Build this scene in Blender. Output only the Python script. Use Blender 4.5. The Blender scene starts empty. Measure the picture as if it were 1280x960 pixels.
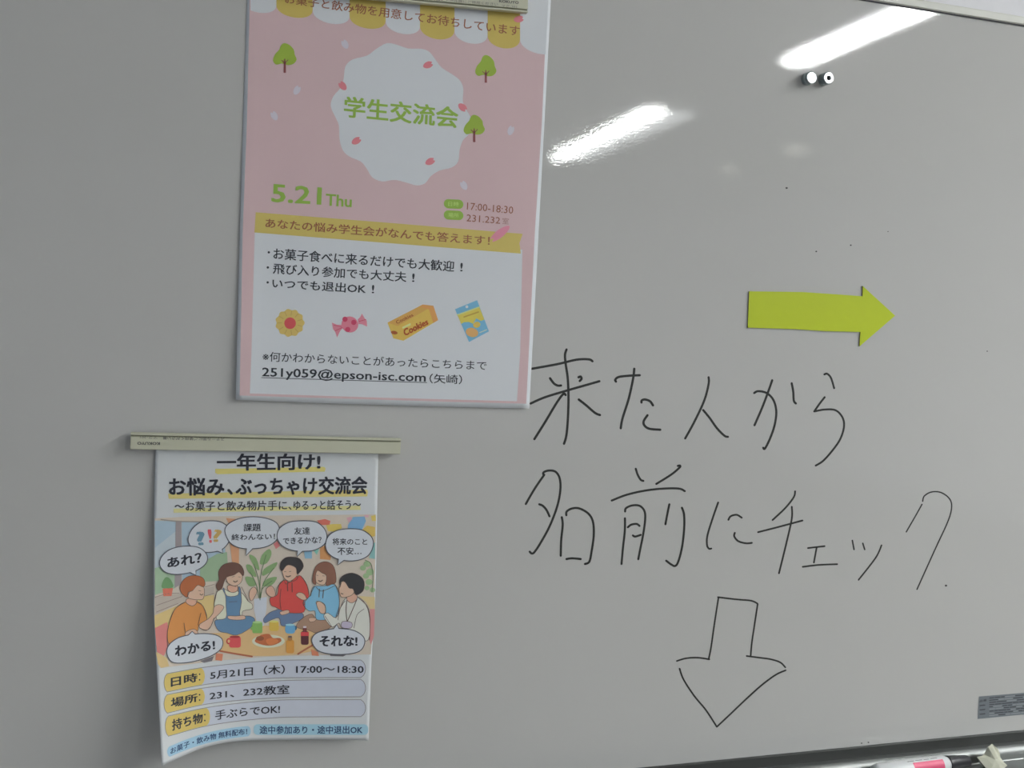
import bpy, bmesh, math, random
from mathutils import Vector, Matrix
from mathutils.geometry import tessellate_polygon

random.seed(4)
S = bpy.context.scene
COL = S.collection

# ------------------------------------------------------------------ camera
F = 1262.0                       # focal length in pixels of the 1280 px frame
D = 0.993                        # camera to whiteboard plane (m)
CZ = 1.50                        # camera height
U_ = Vector((4029, 99, 1262)).normalized()      # board's "right" in camera space (x right, y down, z forward)
D_ = Vector((-759, 14800, 1262))
D_ = (D_ - U_ * D_.dot(U_)).normalized()        # board's "down"
N_ = U_.cross(D_)                               # into the board
cam_d = bpy.data.cameras.new('camera')
cam_d.sensor_width = 36.0
cam_d.lens = F / 1280 * 36.0
cam_d.clip_start = 0.01
cam = bpy.data.objects.new('camera', cam_d)
COL.objects.link(cam)


def w_of(v):                     # camera-space vector -> world vector
    return Vector((U_.dot(v), N_.dot(v), -D_.dot(v)))


rx, ry, rz = w_of(Vector((1, 0, 0))), w_of(Vector((0, -1, 0))), w_of(Vector((0, 0, -1)))
cam.matrix_world = Matrix(((rx.x, ry.x, rz.x, 0), (rx.y, ry.y, rz.y, -D), (rx.z, ry.z, rz.z, CZ), (0, 0, 0, 1)))
S.camera = cam

# ------------------------------------------------------------------ world, exposure
S.view_settings.view_transform = 'Standard'
S.view_settings.look = 'None'
S.view_settings.gamma = 1
S.view_settings.use_curve_mapping = False
S.view_settings.exposure = 0.66
world = bpy.data.worlds.new('world')
S.world = world
world.use_nodes = True
bg = world.node_tree.nodes['Background']
bg.inputs[0].default_value = (0.62, 0.78, 1.0, 1)
bg.inputs[1].default_value = 0.5
LAMP_POWER = 48.0                # radiance of the ceiling lamp diffusers
S.cycles.max_bounces = 8
S.cycles.diffuse_bounces = 5


# ------------------------------------------------------------------ helpers
def P(x, y, lift=0.0):
    """point where the view line of photo pixel (x, y) meets the plane `lift` metres in front of the board"""
    r = w_of(Vector((x - 640.0, y - 480.0, F)))
    t = (D - lift) / r.y
    return Vector((r.x * t, -lift, CZ + r.z * t))


def lin(c):
    c = c / 255.0
    return c / 12.92 if c <= 0.04045 else ((c + 0.055) / 1.055) ** 2.4


SEEN = 0.43


def seen(r, g, b, k=SEEN):       # surface colour from its colour as it appears in the dim room
    return tuple(min(0.9, lin(c) / k) for c in (r, g, b))


MATS = {}


def mat(name, rgb, rough=0.6, metal=0.0, noise=0.03, nscale=60.0, bump=0.0, bscale=400.0, emit=0.0, ecol=None, spec=0.5, aniso=0.0):
    if name in MATS:
        return MATS[name]
    m = bpy.data.materials.new(name)
    m.use_nodes = True
    nt = m.node_tree
    b = nt.nodes['Principled BSDF']
    b.inputs['Roughness'].default_value = rough
    b.inputs['Metallic'].default_value = metal
    b.inputs['Specular IOR Level'].default_value = spec
    if aniso:
        b.inputs['Anisotropic'].default_value = aniso
    tc = nt.nodes.new('ShaderNodeTexCoord')
    if noise:
        n = nt.nodes.new('ShaderNodeTexNoise')
        n.inputs['Scale'].default_value = nscale
        n.inputs['Detail'].default_value = 3
        mx = nt.nodes.new('ShaderNodeMix')
        mx.data_type = 'RGBA'
        mx.inputs[6].default_value = tuple(c * (1 - noise) for c in rgb) + (1,)
        mx.inputs[7].default_value = tuple(min(0.95, c * (1 + noise)) for c in rgb) + (1,)
        nt.links.new(tc.outputs['Object'], n.inputs['Vector'])
        nt.links.new(n.outputs['Fac'], mx.inputs[0])
        nt.links.new(mx.outputs[2], b.inputs['Base Color'])
    else:
        b.inputs['Base Color'].default_value = tuple(rgb) + (1,)
    if bump:
        n2 = nt.nodes.new('ShaderNodeTexNoise')
        n2.inputs['Scale'].default_value = bscale
        n2.inputs['Detail'].default_value = 2
        bp = nt.nodes.new('ShaderNodeBump')
        bp.inputs['Strength'].default_value = bump
        bp.inputs['Distance'].default_value = 0.001
        nt.links.new(tc.outputs['Object'], n2.inputs['Vector'])
        nt.links.new(n2.outputs['Fac'], bp.inputs['Height'])
        nt.links.new(bp.outputs['Normal'], b.inputs['Normal'])
    if emit:
        b.inputs['Emission Color'].default_value = tuple(ecol or rgb) + (1,)
        b.inputs['Emission Strength'].default_value = emit
    MATS[name] = m
    return m


def ink(r, g, b):                # printed colour, given as it looks in the photo
    return mat('print_%d_%d_%d' % (r, g, b), seen(r, g, b, 0.57), 0.5, noise=0.04, nscale=90, spec=0.3)


def link(name, me, mats, parent=None):
    o = bpy.data.objects.new(name, me)
    COL.objects.link(o)
    for m in (mats if isinstance(mats, (list, tuple)) else [mats]):
        me.materials.append(m)
    if parent:
        o.parent = parent
        o.matrix_parent_inverse = Matrix.Translation(parent.location).inverted()
    return o


def empty(name, loc, label, cat, group=None):
    o = bpy.data.objects.new(name, None)
    o.empty_display_size = 0.02
    o.location = loc
    COL.objects.link(o)
    tag(o, label, cat, group)
    return o


def tag(o, label, cat, group=None):
    o['label'] = label
    o['category'] = cat
    if group:
        o['group'] = group
    return o


def bm_obj(name, bm, mats, parent=None, smooth=False):
    bmesh.ops.recalc_face_normals(bm, faces=bm.faces)
    me = bpy.data.meshes.new(name)
    bm.to_mesh(me)
    bm.free()
    if smooth:
        for p in me.polygons:
            p.use_smooth = True
    return link(name, me, mats, parent)


def box_bm(x0, x1, y0, y1, z0, z1, bevel=0.0, bm=None):
    b = bmesh.new()
    bmesh.ops.create_cube(b, size=1)
    for v in b.verts:
        v.co = Vector((x0 + (v.co.x + .5) * (x1 - x0), y0 + (v.co.y + .5) * (y1 - y0), z0 + (v.co.z + .5) * (z1 - z0)))
    if bevel:
        bmesh.ops.bevel(b, geom=b.edges[:], offset=bevel, segments=2, affect='EDGES', profile=0.5)
    if bm is not None:
        t = bpy.data.meshes.new('t')
        b.to_mesh(t)
        b.free()
        bm.from_mesh(t)
        bpy.data.meshes.remove(t)
        return bm
    return b


def profile_bm(pts, x0, x1, closed=True):
    """section given in (y, z), run along x"""
    bm = bmesh.new()
    a = [bm.verts.new((x0, y, z)) for y, z in pts]
    c = [bm.verts.new((x1, y, z)) for y, z in pts]
    n = len(pts)
    for i in range(n if closed else n - 1):
        j = (i + 1) % n
        bm.faces.new((a[i], a[j], c[j], c[i]))
    if closed:
        bm.faces.new(a)
        bm.faces.new(c[::-1])
    return bm


def structure(o):
    o['kind'] = 'structure'
    return o


def catmull(pts, per=6):
    if len(pts) < 3:
        return [tuple(p) for p in pts]
    q = [pts[0]] + list(pts) + [pts[-1]]
    out = []
    for i in range(1, len(q) - 2):
        p0, p1, p2, p3 = q[i - 1], q[i], q[i + 1], q[i + 2]
        for k in range(per):
            t = k / per
            out.append(tuple(0.5 * ((2 * p1[a]) + (-p0[a] + p2[a]) * t + (2 * p0[a] - 5 * p1[a] + 4 * p2[a] - p3[a]) * t * t
                                    + (-p0[a] + 3 * p1[a] - 3 * p2[a] + p3[a]) * t ** 3) for a in (0, 1)))
    out.append(tuple(pts[-1]))
    return out


def closed_catmull(pts, per=4):
    n = len(pts)
    out = []
    for i in range(n):
        p0, p1, p2, p3 = pts[i - 1], pts[i], pts[(i + 1) % n], pts[(i + 2) % n]
        for k in range(per):
            t = k / per
            out.append(tuple(0.5 * ((2 * p1[a]) + (-p0[a] + p2[a]) * t + (2 * p0[a] - 5 * p1[a] + 4 * p2[a] - p3[a]) * t * t
                                    + (-p0[a] + 3 * p1[a] - 3 * p2[a] + p3[a]) * t ** 3) for a in (0, 1)))
    return out


def ell(cx, cy, a, b, rot=0.0, n=20):
    r = math.radians(rot)
    return [(cx + a * math.cos(t) * math.cos(r) - b * math.sin(t) * math.sin(r),
             cy + a * math.cos(t) * math.sin(r) + b * math.sin(t) * math.cos(r)) for t in [2 * math.pi * i / n for i in range(n)]]


def Z(ox, oy, s, *pts):          # coordinates read off an enlargement -> photo pixels
    return [(ox + x / s, oy + y / s) for x, y in pts]


class Print:
    """flat ink laid on a sheet; every shape is given in photo pixels and sits on the sheet's own surface"""

    def __init__(self, lift, base=0.00012, step=0.00006, maxe=40.0):
        self.lift, self.base, self.step, self.maxe = lift, base, step, maxe
        self.v, self.f, self.mi, self.mats = [], [], [], []

    def _m(self, m):
        if m not in self.mats:
            self.mats.append(m)
        return self.mats.index(m)

    def pt(self, x, y, layer):
        return P(x, y, self.lift(x, y) + self.base + self.step * layer)

    def tri(self, a, b, c, m, layer):
        st = [(a, b, c)]
        while st:
            a, b, c = st.pop()
            e = [math.dist(a, b), math.dist(b, c), math.dist(c, a)]
            k = max(range(3), key=lambda i: e[i])
            if e[k] > self.maxe:
                if k == 1:
                    a, b, c = b, c, a
                elif k == 2:
                    a, b, c = c, a, b
                mm = ((a[0] + b[0]) / 2, (a[1] + b[1]) / 2)
                st += [(a, mm, c), (mm, b, c)]
                continue
            # orient towards the viewer (clockwise in pixels = facing the camera)
            if (b[0] - a[0]) * (c[1] - a[1]) - (b[1] - a[1]) * (c[0] - a[0]) > 0:
                b, c = c, b
            i = len(self.v)
            self.v += [self.pt(p[0], p[1], layer) for p in (a, b, c)]
            self.f.append((i, i + 1, i + 2))
            self.mi.append(m)

    def poly(self, pts, m, layer=0):
        mi = self._m(m)
        vs = [Vector((p[0], p[1], 0)) for p in pts]
        for t in tessellate_polygon([vs]):
            self.tri(pts[t[0]], pts[t[1]], pts[t[2]], mi, layer)
        return self

    def stroke(self, pts, w, m, layer=1, per=5, closed=False, smooth=True, taper=0.0):
        mi = self._m(m)
        q = catmull(pts, per) if smooth else list(pts)
        if closed:
            q = closed_catmull(pts, per)
            q.append(q[0])
        n = len(q)
        L, R = [], []
        for i in range(n):
            a = q[max(0, i - 1)] if not (closed and i == 0) else q[-2]
            b = q[min(n - 1, i + 1)] if not (closed and i == n - 1) else q[1]
            dx, dy = b[0] - a[0], b[1] - a[1]
            l = math.hypot(dx, dy) or 1
            h = w / 2 * (1 - taper * i / (n - 1))
            L.append((q[i][0] - dy / l * h, q[i][1] + dx / l * h))
            R.append((q[i][0] + dy / l * h, q[i][1] - dx / l * h))
        for i in range(n - 1):
            self.tri(L[i], R[i], R[i + 1], mi, layer)
            self.tri(L[i], R[i + 1], L[i + 1], mi, layer)
        if not closed:
            for c, h in ((q[0], w / 2), (q[-1], w / 2 * (1 - taper))):
                e = ell(c[0], c[1], h, h, n=8)
                for i in range(1, 7):
                    self.tri(e[0], e[i], e[i + 1], mi, layer)
        return self

    def text(self, s, m, layer=2, quad=None, top=None, bot=None, bold=0.0, flip=False):
        """ink box of the string laid into a quad (tl, tr, br, bl) or between two curves"""
        mi = self._m(m)
        vs, ts = glyphs(s, bold)
        if quad:
            tl, tr, br, bl = quad
        nt_ = len(ts) // 5 if bold else len(ts)
        for ti, t in enumerate(ts):
            q = []
            for k in t:
                x, y = vs[k]
                if flip:
                    x, y = 1 - x, 1 - y
                if quad:
                    ax, ay = tl[0] + (tr[0] - tl[0]) * x, tl[1] + (tr[1] - tl[1]) * x
                    bx, by = bl[0] + (br[0] - bl[0]) * x, bl[1] + (br[1] - bl[1]) * x
                else:
                    ax, ay = along(top, x)
                    bx, by = along(bot, x)
                q.append((bx + (ax - bx) * y, by + (ay - by) * y))
            self.tri(q[0], q[1], q[2], mi, layer + 0.14 * (ti // nt_))
        return self

    def done(self, name, parent, label=None):
        me = bpy.data.meshes.new(name)
        me.from_pydata([tuple(v) for v in self.v], [], self.f)
        me.polygons.foreach_set('material_index', self.mi)
        me.update()
        o = link(name, me, self.mats, parent)
        if label:
            o['label'] = label
        return o


def along(curve, s):
    """point at fraction s (of x) on a smooth curve through the given points"""
    x0, x1 = curve[0][0], curve[-1][0]
    x = x0 + (x1 - x0) * s
    n = len(curve)
    for i in range(n - 1):
        if x <= curve[i + 1][0] or i == n - 2:
            a, b = curve[i], curve[i + 1]
            pa = curve[i - 1] if i else None
            pc = curve[i + 2] if i + 2 < n else None
            h = b[0] - a[0]
            sl = (b[1] - a[1]) / h
            ma = ((sl + (a[1] - pa[1]) / (a[0] - pa[0])) / 2) if pa else sl
            mb = ((sl + (pc[1] - b[1]) / (pc[0] - b[0])) / 2) if pc else sl
            t = (x - a[0]) / h
            y = (2 * t ** 3 - 3 * t * t + 1) * a[1] + (t ** 3 - 2 * t * t + t) * h * ma + (-2 * t ** 3 + 3 * t * t) * b[1] + (t ** 3 - t * t) * h * mb
            return (x, y)


GL = {}


def glyphs(s, bold):
    k = (s, bold)
    if k in GL:
        return GL[k]
    cu = bpy.data.curves.new('t', 'FONT')
    cu.body = s
    cu.resolution_u = 2
    cu.fill_mode = 'FRONT'
    o = bpy.data.objects.new('t', cu)
    COL.objects.link(o)
    dg = bpy.context.evaluated_depsgraph_get()
    me = bpy.data.meshes.new_from_object(o.evaluated_get(dg))
    me.calc_loop_triangles()
    vs = [(v.co.x, v.co.y) for v in me.vertices]
    ts = [tuple(t.vertices) for t in me.loop_triangles]
    if bold:
        n0, v0, t0 = len(vs), list(vs), list(ts)
        for k, (dx, dy) in enumerate(((1, .7), (-1, .7), (1, -.7), (-1, -.7)), 1):
            vs += [(x + dx * bold, y + dy * bold) for x, y in v0]
            ts += [tuple(i + k * n0 for i in t) for t in t0]
    bpy.data.objects.remove(o)
    bpy.data.curves.remove(cu)
    bpy.data.meshes.remove(me)
    x0, x1 = min(v[0] for v in vs), max(v[0] for v in vs)
    y0, y1 = min(v[1] for v in vs), max(v[1] for v in vs)
    vs = [((x - x0) / (x1 - x0), (y - y0) / (y1 - y0)) for x, y in vs]
    GL[k] = (vs, ts)
    return GL[k]


def Q(x0, y0, x1, y1, h0, h1=None):
    """quad from the top-left point, the top-right point and the heights at both ends"""
    if h1 is None:
        h1 = h0
    return ((x0, y0), (x1, y1), (x1 - 0.04 * h1, y1 + h1), (x0 - 0.03 * h0, y0 + h0))


# ------------------------------------------------------------------ materials of the place
M_board = mat('enamelled_board', (0.622, 0.62, 0.602), 0.022, noise=0.015, nscale=3, bump=0.016, bscale=420)
M_white = mat('office_paper', (0.83, 0.86, 0.90), 0.55, noise=0.01, nscale=30, spec=0.3)
M_wall = mat('painted_wall', (0.84, 0.835, 0.87), 0.8, bump=0.2, bscale=300)
M_ceil = mat('ceiling_tile', (0.75, 0.75, 0.73), 0.9)
M_floor = mat('vinyl_floor', (0.20, 0.185, 0.16), 0.5, noise=0.12, nscale=6)
M_alu = mat('brushed_aluminium', (0.27, 0.28, 0.275), 0.46, metal=0.9, noise=0.05, nscale=80)
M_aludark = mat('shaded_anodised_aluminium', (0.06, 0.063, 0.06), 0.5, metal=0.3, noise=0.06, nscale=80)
M_frame = mat('ivory_painted_frame', (0.70, 0.70, 0.64), 0.45)
M_bar = mat('ivory_plastic', seen(146, 146, 130), 0.4, bump=0.05, bscale=200)
M_barline = mat('groove_grey', seen(98, 98, 84), 0.6)
M_lamp = mat('lamp_diffuser', (0.9, 0.9, 0.9), 0.5, noise=0, emit=LAMP_POWER, ecol=(0.955, 0.985, 0.975))
M_reflglow = mat('glowing_reflector', (0.9, 0.9, 0.9), 0.5, noise=0, emit=4.0, ecol=(0.95, 0.985, 1.0))  # reflector panel: the tube light it throws back is put in as glow
M_spot = mat('spot_lens', (0.9, 0.9, 0.9), 0.5, noise=0, emit=3.2, ecol=(1.0, 0.95, 0.85))
M_lampbody = mat('lamp_enamel', (0.8, 0.8, 0.8), 0.4)
M_ink = mat('marker_ink', (0.022, 0.024, 0.022), 0.35, noise=0.3, nscale=150)

# ------------------------------------------------------------------ room shell
X0, X1, Y0, Y1, CEIL = -3.2, 5.8, -9.0, 0.022, 2.72
ZT = P(1280, 33).z               # top edge of the writing surface
ZB = P(1280, 912.3).z            # bottom edge


def shell(name, *a):
    return structure(bm_obj(name, box_bm(*a), M_wall))


structure(bm_obj('floor', box_bm(X0, X1, Y0, Y1, -0.1, 0), M_floor))
structure(bm_obj('ceiling', box_bm(X0, X1, Y0, Y1, CEIL, CEIL + 0.1), M_ceil))
shell('wall_front', X0 - .1, X1 + .1, Y1, Y1 + 0.1, -0.1, CEIL + .1)
shell('wall_back', X0 - .1, X1 + .1, Y0 - 0.1, Y0, -0.1, CEIL + .1)
shell('wall_right', X1, X1 + 0.1, Y0, Y1, -0.1, CEIL + .1)
# left wall with a long window band
wb = bmesh.new()
box_bm(X0 - 0.1, X0, Y0, Y1, -0.1, 0.9, bm=wb)
box_bm(X0 - 0.1, X0, Y0, Y1, 2.3, CEIL + .1, bm=wb)
box_bm(X0 - 0.1, X0, -1.0, Y1, 0.9, 2.3, bm=wb)
box_bm(X0 - 0.1, X0, Y0, -7.6, 0.9, 2.3, bm=wb)
structure(bm_obj('wall_left', wb, M_wall))
win = structure(bm_obj('window_1', box_bm(X0 - .08, X0 - .02, -7.6, -1.0, 0.9, 0.95), M_alu))
for k in range(5):
    yy = -7.6 + k * 1.64
    bm_obj('window_frame', box_bm(X0 - .08, X0 - .02, yy, yy + .05, 0.95, 2.25), M_alu, win)
bm_obj('window_frame', box_bm(X0 - .08, X0 - .02, -7.6, -1.0, 2.25, 2.3), M_alu, win)


# ceiling lamps: long shallow fixtures in one row running away from the board
def make_lamp(xa, ya, xb, yb, panel, label):
    """twin fixture from (xa, ya) to (xb, yb): a bright tube and a dimmer reflector panel beside it"""
    t = empty('ceiling_lamp', ((xa + xb) / 2, (ya + yb) / 2, CEIL), label, 'ceiling lamp', 'long ceiling lamps in one row')

    def prism(name, w0, w1, z0, z1, m, over=0.0):
        bm = box_bm(0, 1, ya - over, yb + over, z0, z1)
        for v in bm.verts:
            xc = xa + (xb - xa) * (v.co.y - ya) / (yb - ya)
            v.co.x = xc + w0 + (w1 - w0) * v.co.x
        bmesh.ops.bevel(bm, geom=bm.edges[:], offset=0.004, segments=2, affect='EDGES', profile=0.5)
        bm_obj(name, bm, m, t)
    prism('lamp_housing', -0.13, 0.32, CEIL - .012, CEIL, M_lampbody, .03)
    prism('lamp_tube', -0.065, 0.055, CEIL - .035, CEIL - .012, M_lamp)
    prism('reflector_panel', 0.085, 0.26, CEIL - .030, CEIL - .012, panel)
    return t


make_lamp(2.72, -3.38, 2.49, -0.5, M_lampbody, 'long white ceiling lamp nearest the board, its glare is the upper right streak')
make_lamp(2.87, -7.15, 2.68, -4.84, M_reflglow, 'long white ceiling lamp further back, its glare is the left streak')
for x, y, lab in ((4.2, 0.993 - 6.65, 'small round ceiling spotlight, nearer of two'), (4.35, 0.993 - 7.93, 'small round ceiling spotlight, further of two')):
    t = empty('ceiling_spotlight', (x, y, CEIL), lab, 'spotlight', 'small round ceiling spotlights')
    for nm, r, z0, z1, m in (('spot_ring', 0.11, CEIL - .02, CEIL, M_lampbody), ('spot_lens', 0.085, CEIL - .028, CEIL - .02, M_spot)):
        bm = bmesh.new()
        bmesh.ops.create_cone(bm, cap_ends=True, segments=28, radius1=r, radius2=r, depth=z1 - z0, matrix=Matrix.Translation((x, y, (z0 + z1) / 2)))
        bm_obj(nm, bm, m, t)

# ------------------------------------------------------------------ the whiteboard
BX0, BX1 = -0.74, 1.04
wbd = empty('whiteboard', ((BX0 + BX1) / 2, 0, ZB), 'glossy grey-white wall whiteboard with black marker writing, posters and a metal tray', 'whiteboard')
bm_obj('writing_surface', box_bm(BX0, BX1, 0, 0.020, ZB, ZT), M_board, wbd)
fr = [(0.0205, ZT), (-0.0018, ZT + .0008), (-0.0032, ZT + .0018), (-0.0032, ZT + .0085), (-0.0024, ZT + .010), (0.0205, ZT + .0125)]
bm_obj('top_frame', profile_bm(fr, BX0 - .012, BX1 + .012), M_frame, wbd)
bm_obj('frame_shadow_strip', profile_bm([(0.0, ZT + .0012), (-0.0014, ZT + .0012), (-0.0014, ZT - .0003), (0.0, ZT - .0003)], BX0, BX1), mat('frame_shadow_dark', (0.03, 0.03, 0.04), 0.6), wbd)  # added dark strip, stands in for the shadow line under the top frame
for a, b in ((BX0 - .012, BX0), (BX1, BX1 + .012)):
    bm_obj('side_frame', box_bm(a, b, -0.006, 0.0205, ZB - .012, ZT + .001, 0.0015), M_frame, wbd)
# lower frame (dark band) and tray
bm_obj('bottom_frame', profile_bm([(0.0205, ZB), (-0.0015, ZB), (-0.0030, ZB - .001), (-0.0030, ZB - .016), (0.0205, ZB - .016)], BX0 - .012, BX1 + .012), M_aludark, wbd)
rail = []
for i in range(9):
    a = math.radians(90 + 90 * i / 8)
    rail.append((-0.009 + 0.009 * math.cos(a), ZB - .0215 + 0.0085 * math.sin(a)))
tray = [(0.0205, ZB - .013)] + rail + [(-0.018, ZB - .0275), (-0.019, ZB - .0285), (-0.070, ZB - .0285), (-0.0745, ZB - .026), (-0.0765, ZB - .018),
        (-0.079, ZB - .0172), (-0.0805, ZB - .019), (-0.0805, ZB - .034), (-0.078, ZB - .0365), (0.0205, ZB - .0365)]
bm_obj('marker_tray', profile_bm(tray, BX0 - .012, BX1 + .012), M_alu, wbd)
TRAY = ZB - .0285

flat0 = lambda x, y: 0.0

# maker's plate in the bottom right corner
pl = Print(flat0, 0.0003, 0.0001)
plq = Z(1200, 840, 8, (190, 245), (640, 208), (960, 180), (960, 398), (640, 425), (176, 470))
pl.poly(plq, mat('grey_foil_label', seen(84, 89, 93), 0.5, noise=0.1, nscale=300), 0)
dk, lg = ink(62, 64, 68), ink(126, 130, 134)
pl.text('品番', dk, 1, Q(1224.5, 875, 1233.5, 873.5, 3), bold=0.03)
for k in range(3):
    pl.stroke([(1225, 882 + k * 5.4), (1231, 881.4 + k * 5.4)], 1.4, dk, 1, smooth=False)
for k in range(9):
    y = 872.6 + k * 2.75
    x = 1237
    while x < 1312:
        w = random.uniform(3, 12)
        pl.stroke([(x, y - (x - 1237) * 0.09), (x + w, y - (x + w - 1237) * 0.09)], 1.2, dk if random.random() < .6 else lg, 1, smooth=False)
        x += w + 1.5
pl.done('specification_plate', wbd, 'grey printed specification plate at the lower right edge')

# ------------------------------------------------------------------ handwriting
za, zb_, zc, zd, ze = (650, 420, 6.4), (840, 420, 5.3333), (640, 570, 5.3333), (860, 580, 3.3684), (820, 720, 4.8)
HW = [
    ('来', za, 3.0, [[(95, 262), (300, 225), (450, 190), (550, 187), (580, 202)],
                    [(372, 108), (360, 150), (365, 220), (382, 340), (388, 500), (382, 680), (370, 800), (352, 862)],
                    [(240, 338), (270, 378), (300, 396), (328, 396)], [(468, 330), (485, 325), (492, 342), (478, 360)],
                    [(85, 540), (200, 490), (380, 435), (520, 395), (635, 362)],
                    [(115, 825), (200, 690), (290, 540), (345, 465), (365, 472)],
                    [(470, 508), (530, 555), (600, 615), (640, 632)]]),
    ('た', za, 3.0, [[(768, 365), (762, 350), (790, 328), (870, 318), (958, 314)],
                    [(914, 262), (905, 340), (870, 500), (820, 660), (806, 738)],
                    [(972, 532), (975, 515), (1000, 508), (1040, 522), (1064, 555)],
                    [(1020, 634), (990, 680), (995, 715), (1035, 742), (1122, 750)]]),
    ('人', zb_, 2.8, [[(244, 275), (244, 320), (215, 430), (150, 570), (88, 683)], [(208, 494), (250, 545), (300, 615), (350, 665), (373, 672)]]),
    ('か', zb_, 2.8, [[(548, 380), (575, 368), (630, 380), (675, 425), (695, 500), (685, 590), (655, 680), (620, 750), (608, 745)],
                     [(668, 295), (640, 375), (600, 480), (550, 595)], [(798, 315), (808, 370), (812, 430), (826, 450)]]),
    ('ら', zb_, 2.5, [[(1016, 256), (1035, 252), (1060, 280), (1081, 348)], [(1018, 408), (985, 450), (948, 503)],
                     [(948, 503), (1020, 490), (1090, 495), (1135, 540), (1147, 600), (1125, 680), (1080, 750), (1010, 830), (958, 864)]]),
    ('名', zc, 2.8, [[(92, 320), (150, 220), (215, 125)], [(208, 122), (212, 108), (245, 97), (290, 105), (318, 150), (322, 230), (300, 340), (250, 470), (190, 580), (150, 640), (132, 650), (118, 638)],
                    [(182, 322), (205, 332), (230, 360), (250, 402)], [(332, 408), (338, 460), (328, 560), (325, 665)],
                    [(362, 395), (365, 370), (400, 350), (450, 350), (510, 385), (540, 440), (545, 530), (530, 640), (515, 705), (486, 720)],
                    [(363, 687), (400, 682), (458, 687)]]),
    ('前', zc, 2.7, [[(825, 85), (838, 125), (858, 158), (876, 166)], [(1105, 66), (1120, 64), (1116, 78), (1060, 125), (962, 186)],
                    [(665, 297), (760, 260), (880, 232), (1000, 218), (1110, 217), (1152, 234)],
                    [(754, 370), (760, 348), (800, 330), (850, 332), (882, 365), (888, 420), (875, 520), (855, 620), (842, 688)],
                    [(753, 415), (752, 500), (740, 610), (730, 720)], [(772, 475), (795, 458), (830, 453), (850, 466)],
                    [(806, 530), (822, 537), (858, 526)], [(1049, 322), (1035, 390), (1023, 455)],
                    [(1133, 345), (1147, 390), (1148, 480), (1135, 600), (1110, 700), (1088, 733), (1060, 722), (1028, 698)]]),
    ('に', zd, 2.4, [[(127, 162), (105, 225), (82, 300), (80, 340), (88, 356), (98, 356)], [(170, 235), (180, 220), (205, 214), (226, 226)],
                    [(197, 290), (195, 305), (212, 325), (245, 334), (269, 332)]]),
    ('チ', zd, 2.3, [[(451, 115), (445, 140), (410, 185), (356, 236)], [(295, 287), (370, 268), (482, 238)], [(437, 180), (437, 230), (415, 330), (383, 460)]]),
    ('ェ', zd, 2.2, [[(505, 354), (575, 346)], [(542, 350), (530, 415)], [(483, 433), (550, 425), (628, 422)]]),
    ('ッ', zd, 2.0, [[(692, 322), (699, 360)], [(736, 334), (744, 360)], [(815, 342), (790, 395), (718, 488)]]),
    ('ク', zd, 1.7, [[(919, 286), (960, 215), (985, 170)], [(988, 157), (995, 135), (1025, 118), (1065, 120), (1100, 145), (1110, 180), (1095, 240), (1040, 360), (964, 528)]]),
]
for ch, zz, w, ss in HW:
    pr = Print(flat0, 0.00003, 0.00001)
    for k, st in enumerate(ss):
        pr.stroke(Z(*zz, *st), w, M_ink, k, per=7)
    pr.done('handwritten_character', wbd, 'black marker stroke character %s' % ch)
pr = Print(flat0, 0.00003, 0.00001)
for k, st in enumerate([[(372, 127), (480, 140), (570, 148), (608, 165)], [(374, 135), (350, 290), (330, 430), (316, 498)],
                        [(125, 510), (180, 494), (250, 490), (320, 500)], [(610, 168), (590, 300), (575, 400), (568, 480)],
                        [(544, 480), (620, 490), (690, 500), (745, 518), (776, 548)], [(142, 556), (165, 620), (230, 720), (300, 805), (365, 905)],
                        [(778, 566), (720, 592), (640, 650), (550, 730), (450, 825), (365, 905)]]):
    pr.stroke(Z(*ze, *st), 2.1, M_ink, k, per=7)
pr.done('drawn_arrow', wbd, 'outlined black marker arrow pointing down')
for x, y, r in ((1182.5, 732, 1.6), (983.3, 235, 1.5), (1020.3, 314.3, 1.2), (1063.5, 306.5, 1.2), (1077, 929, 1.1), (1085.5, 928, 1.1), (1110, 289.5, 0.8), (1234, 439, .9)):
    Print(flat0, 0.00003, 0.00001).poly(ell(x, y, r, r * .8, n=10), mat('speck_ink', (0.06, 0.06, 0.06), 0.5), 0).done('ink_speck', wbd)


# ------------------------------------------------------------------ poster sheets
def smooth(t):
    t = max(0.0, min(1.0, t))
    return t * t * (3 - 2 * t)


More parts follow.
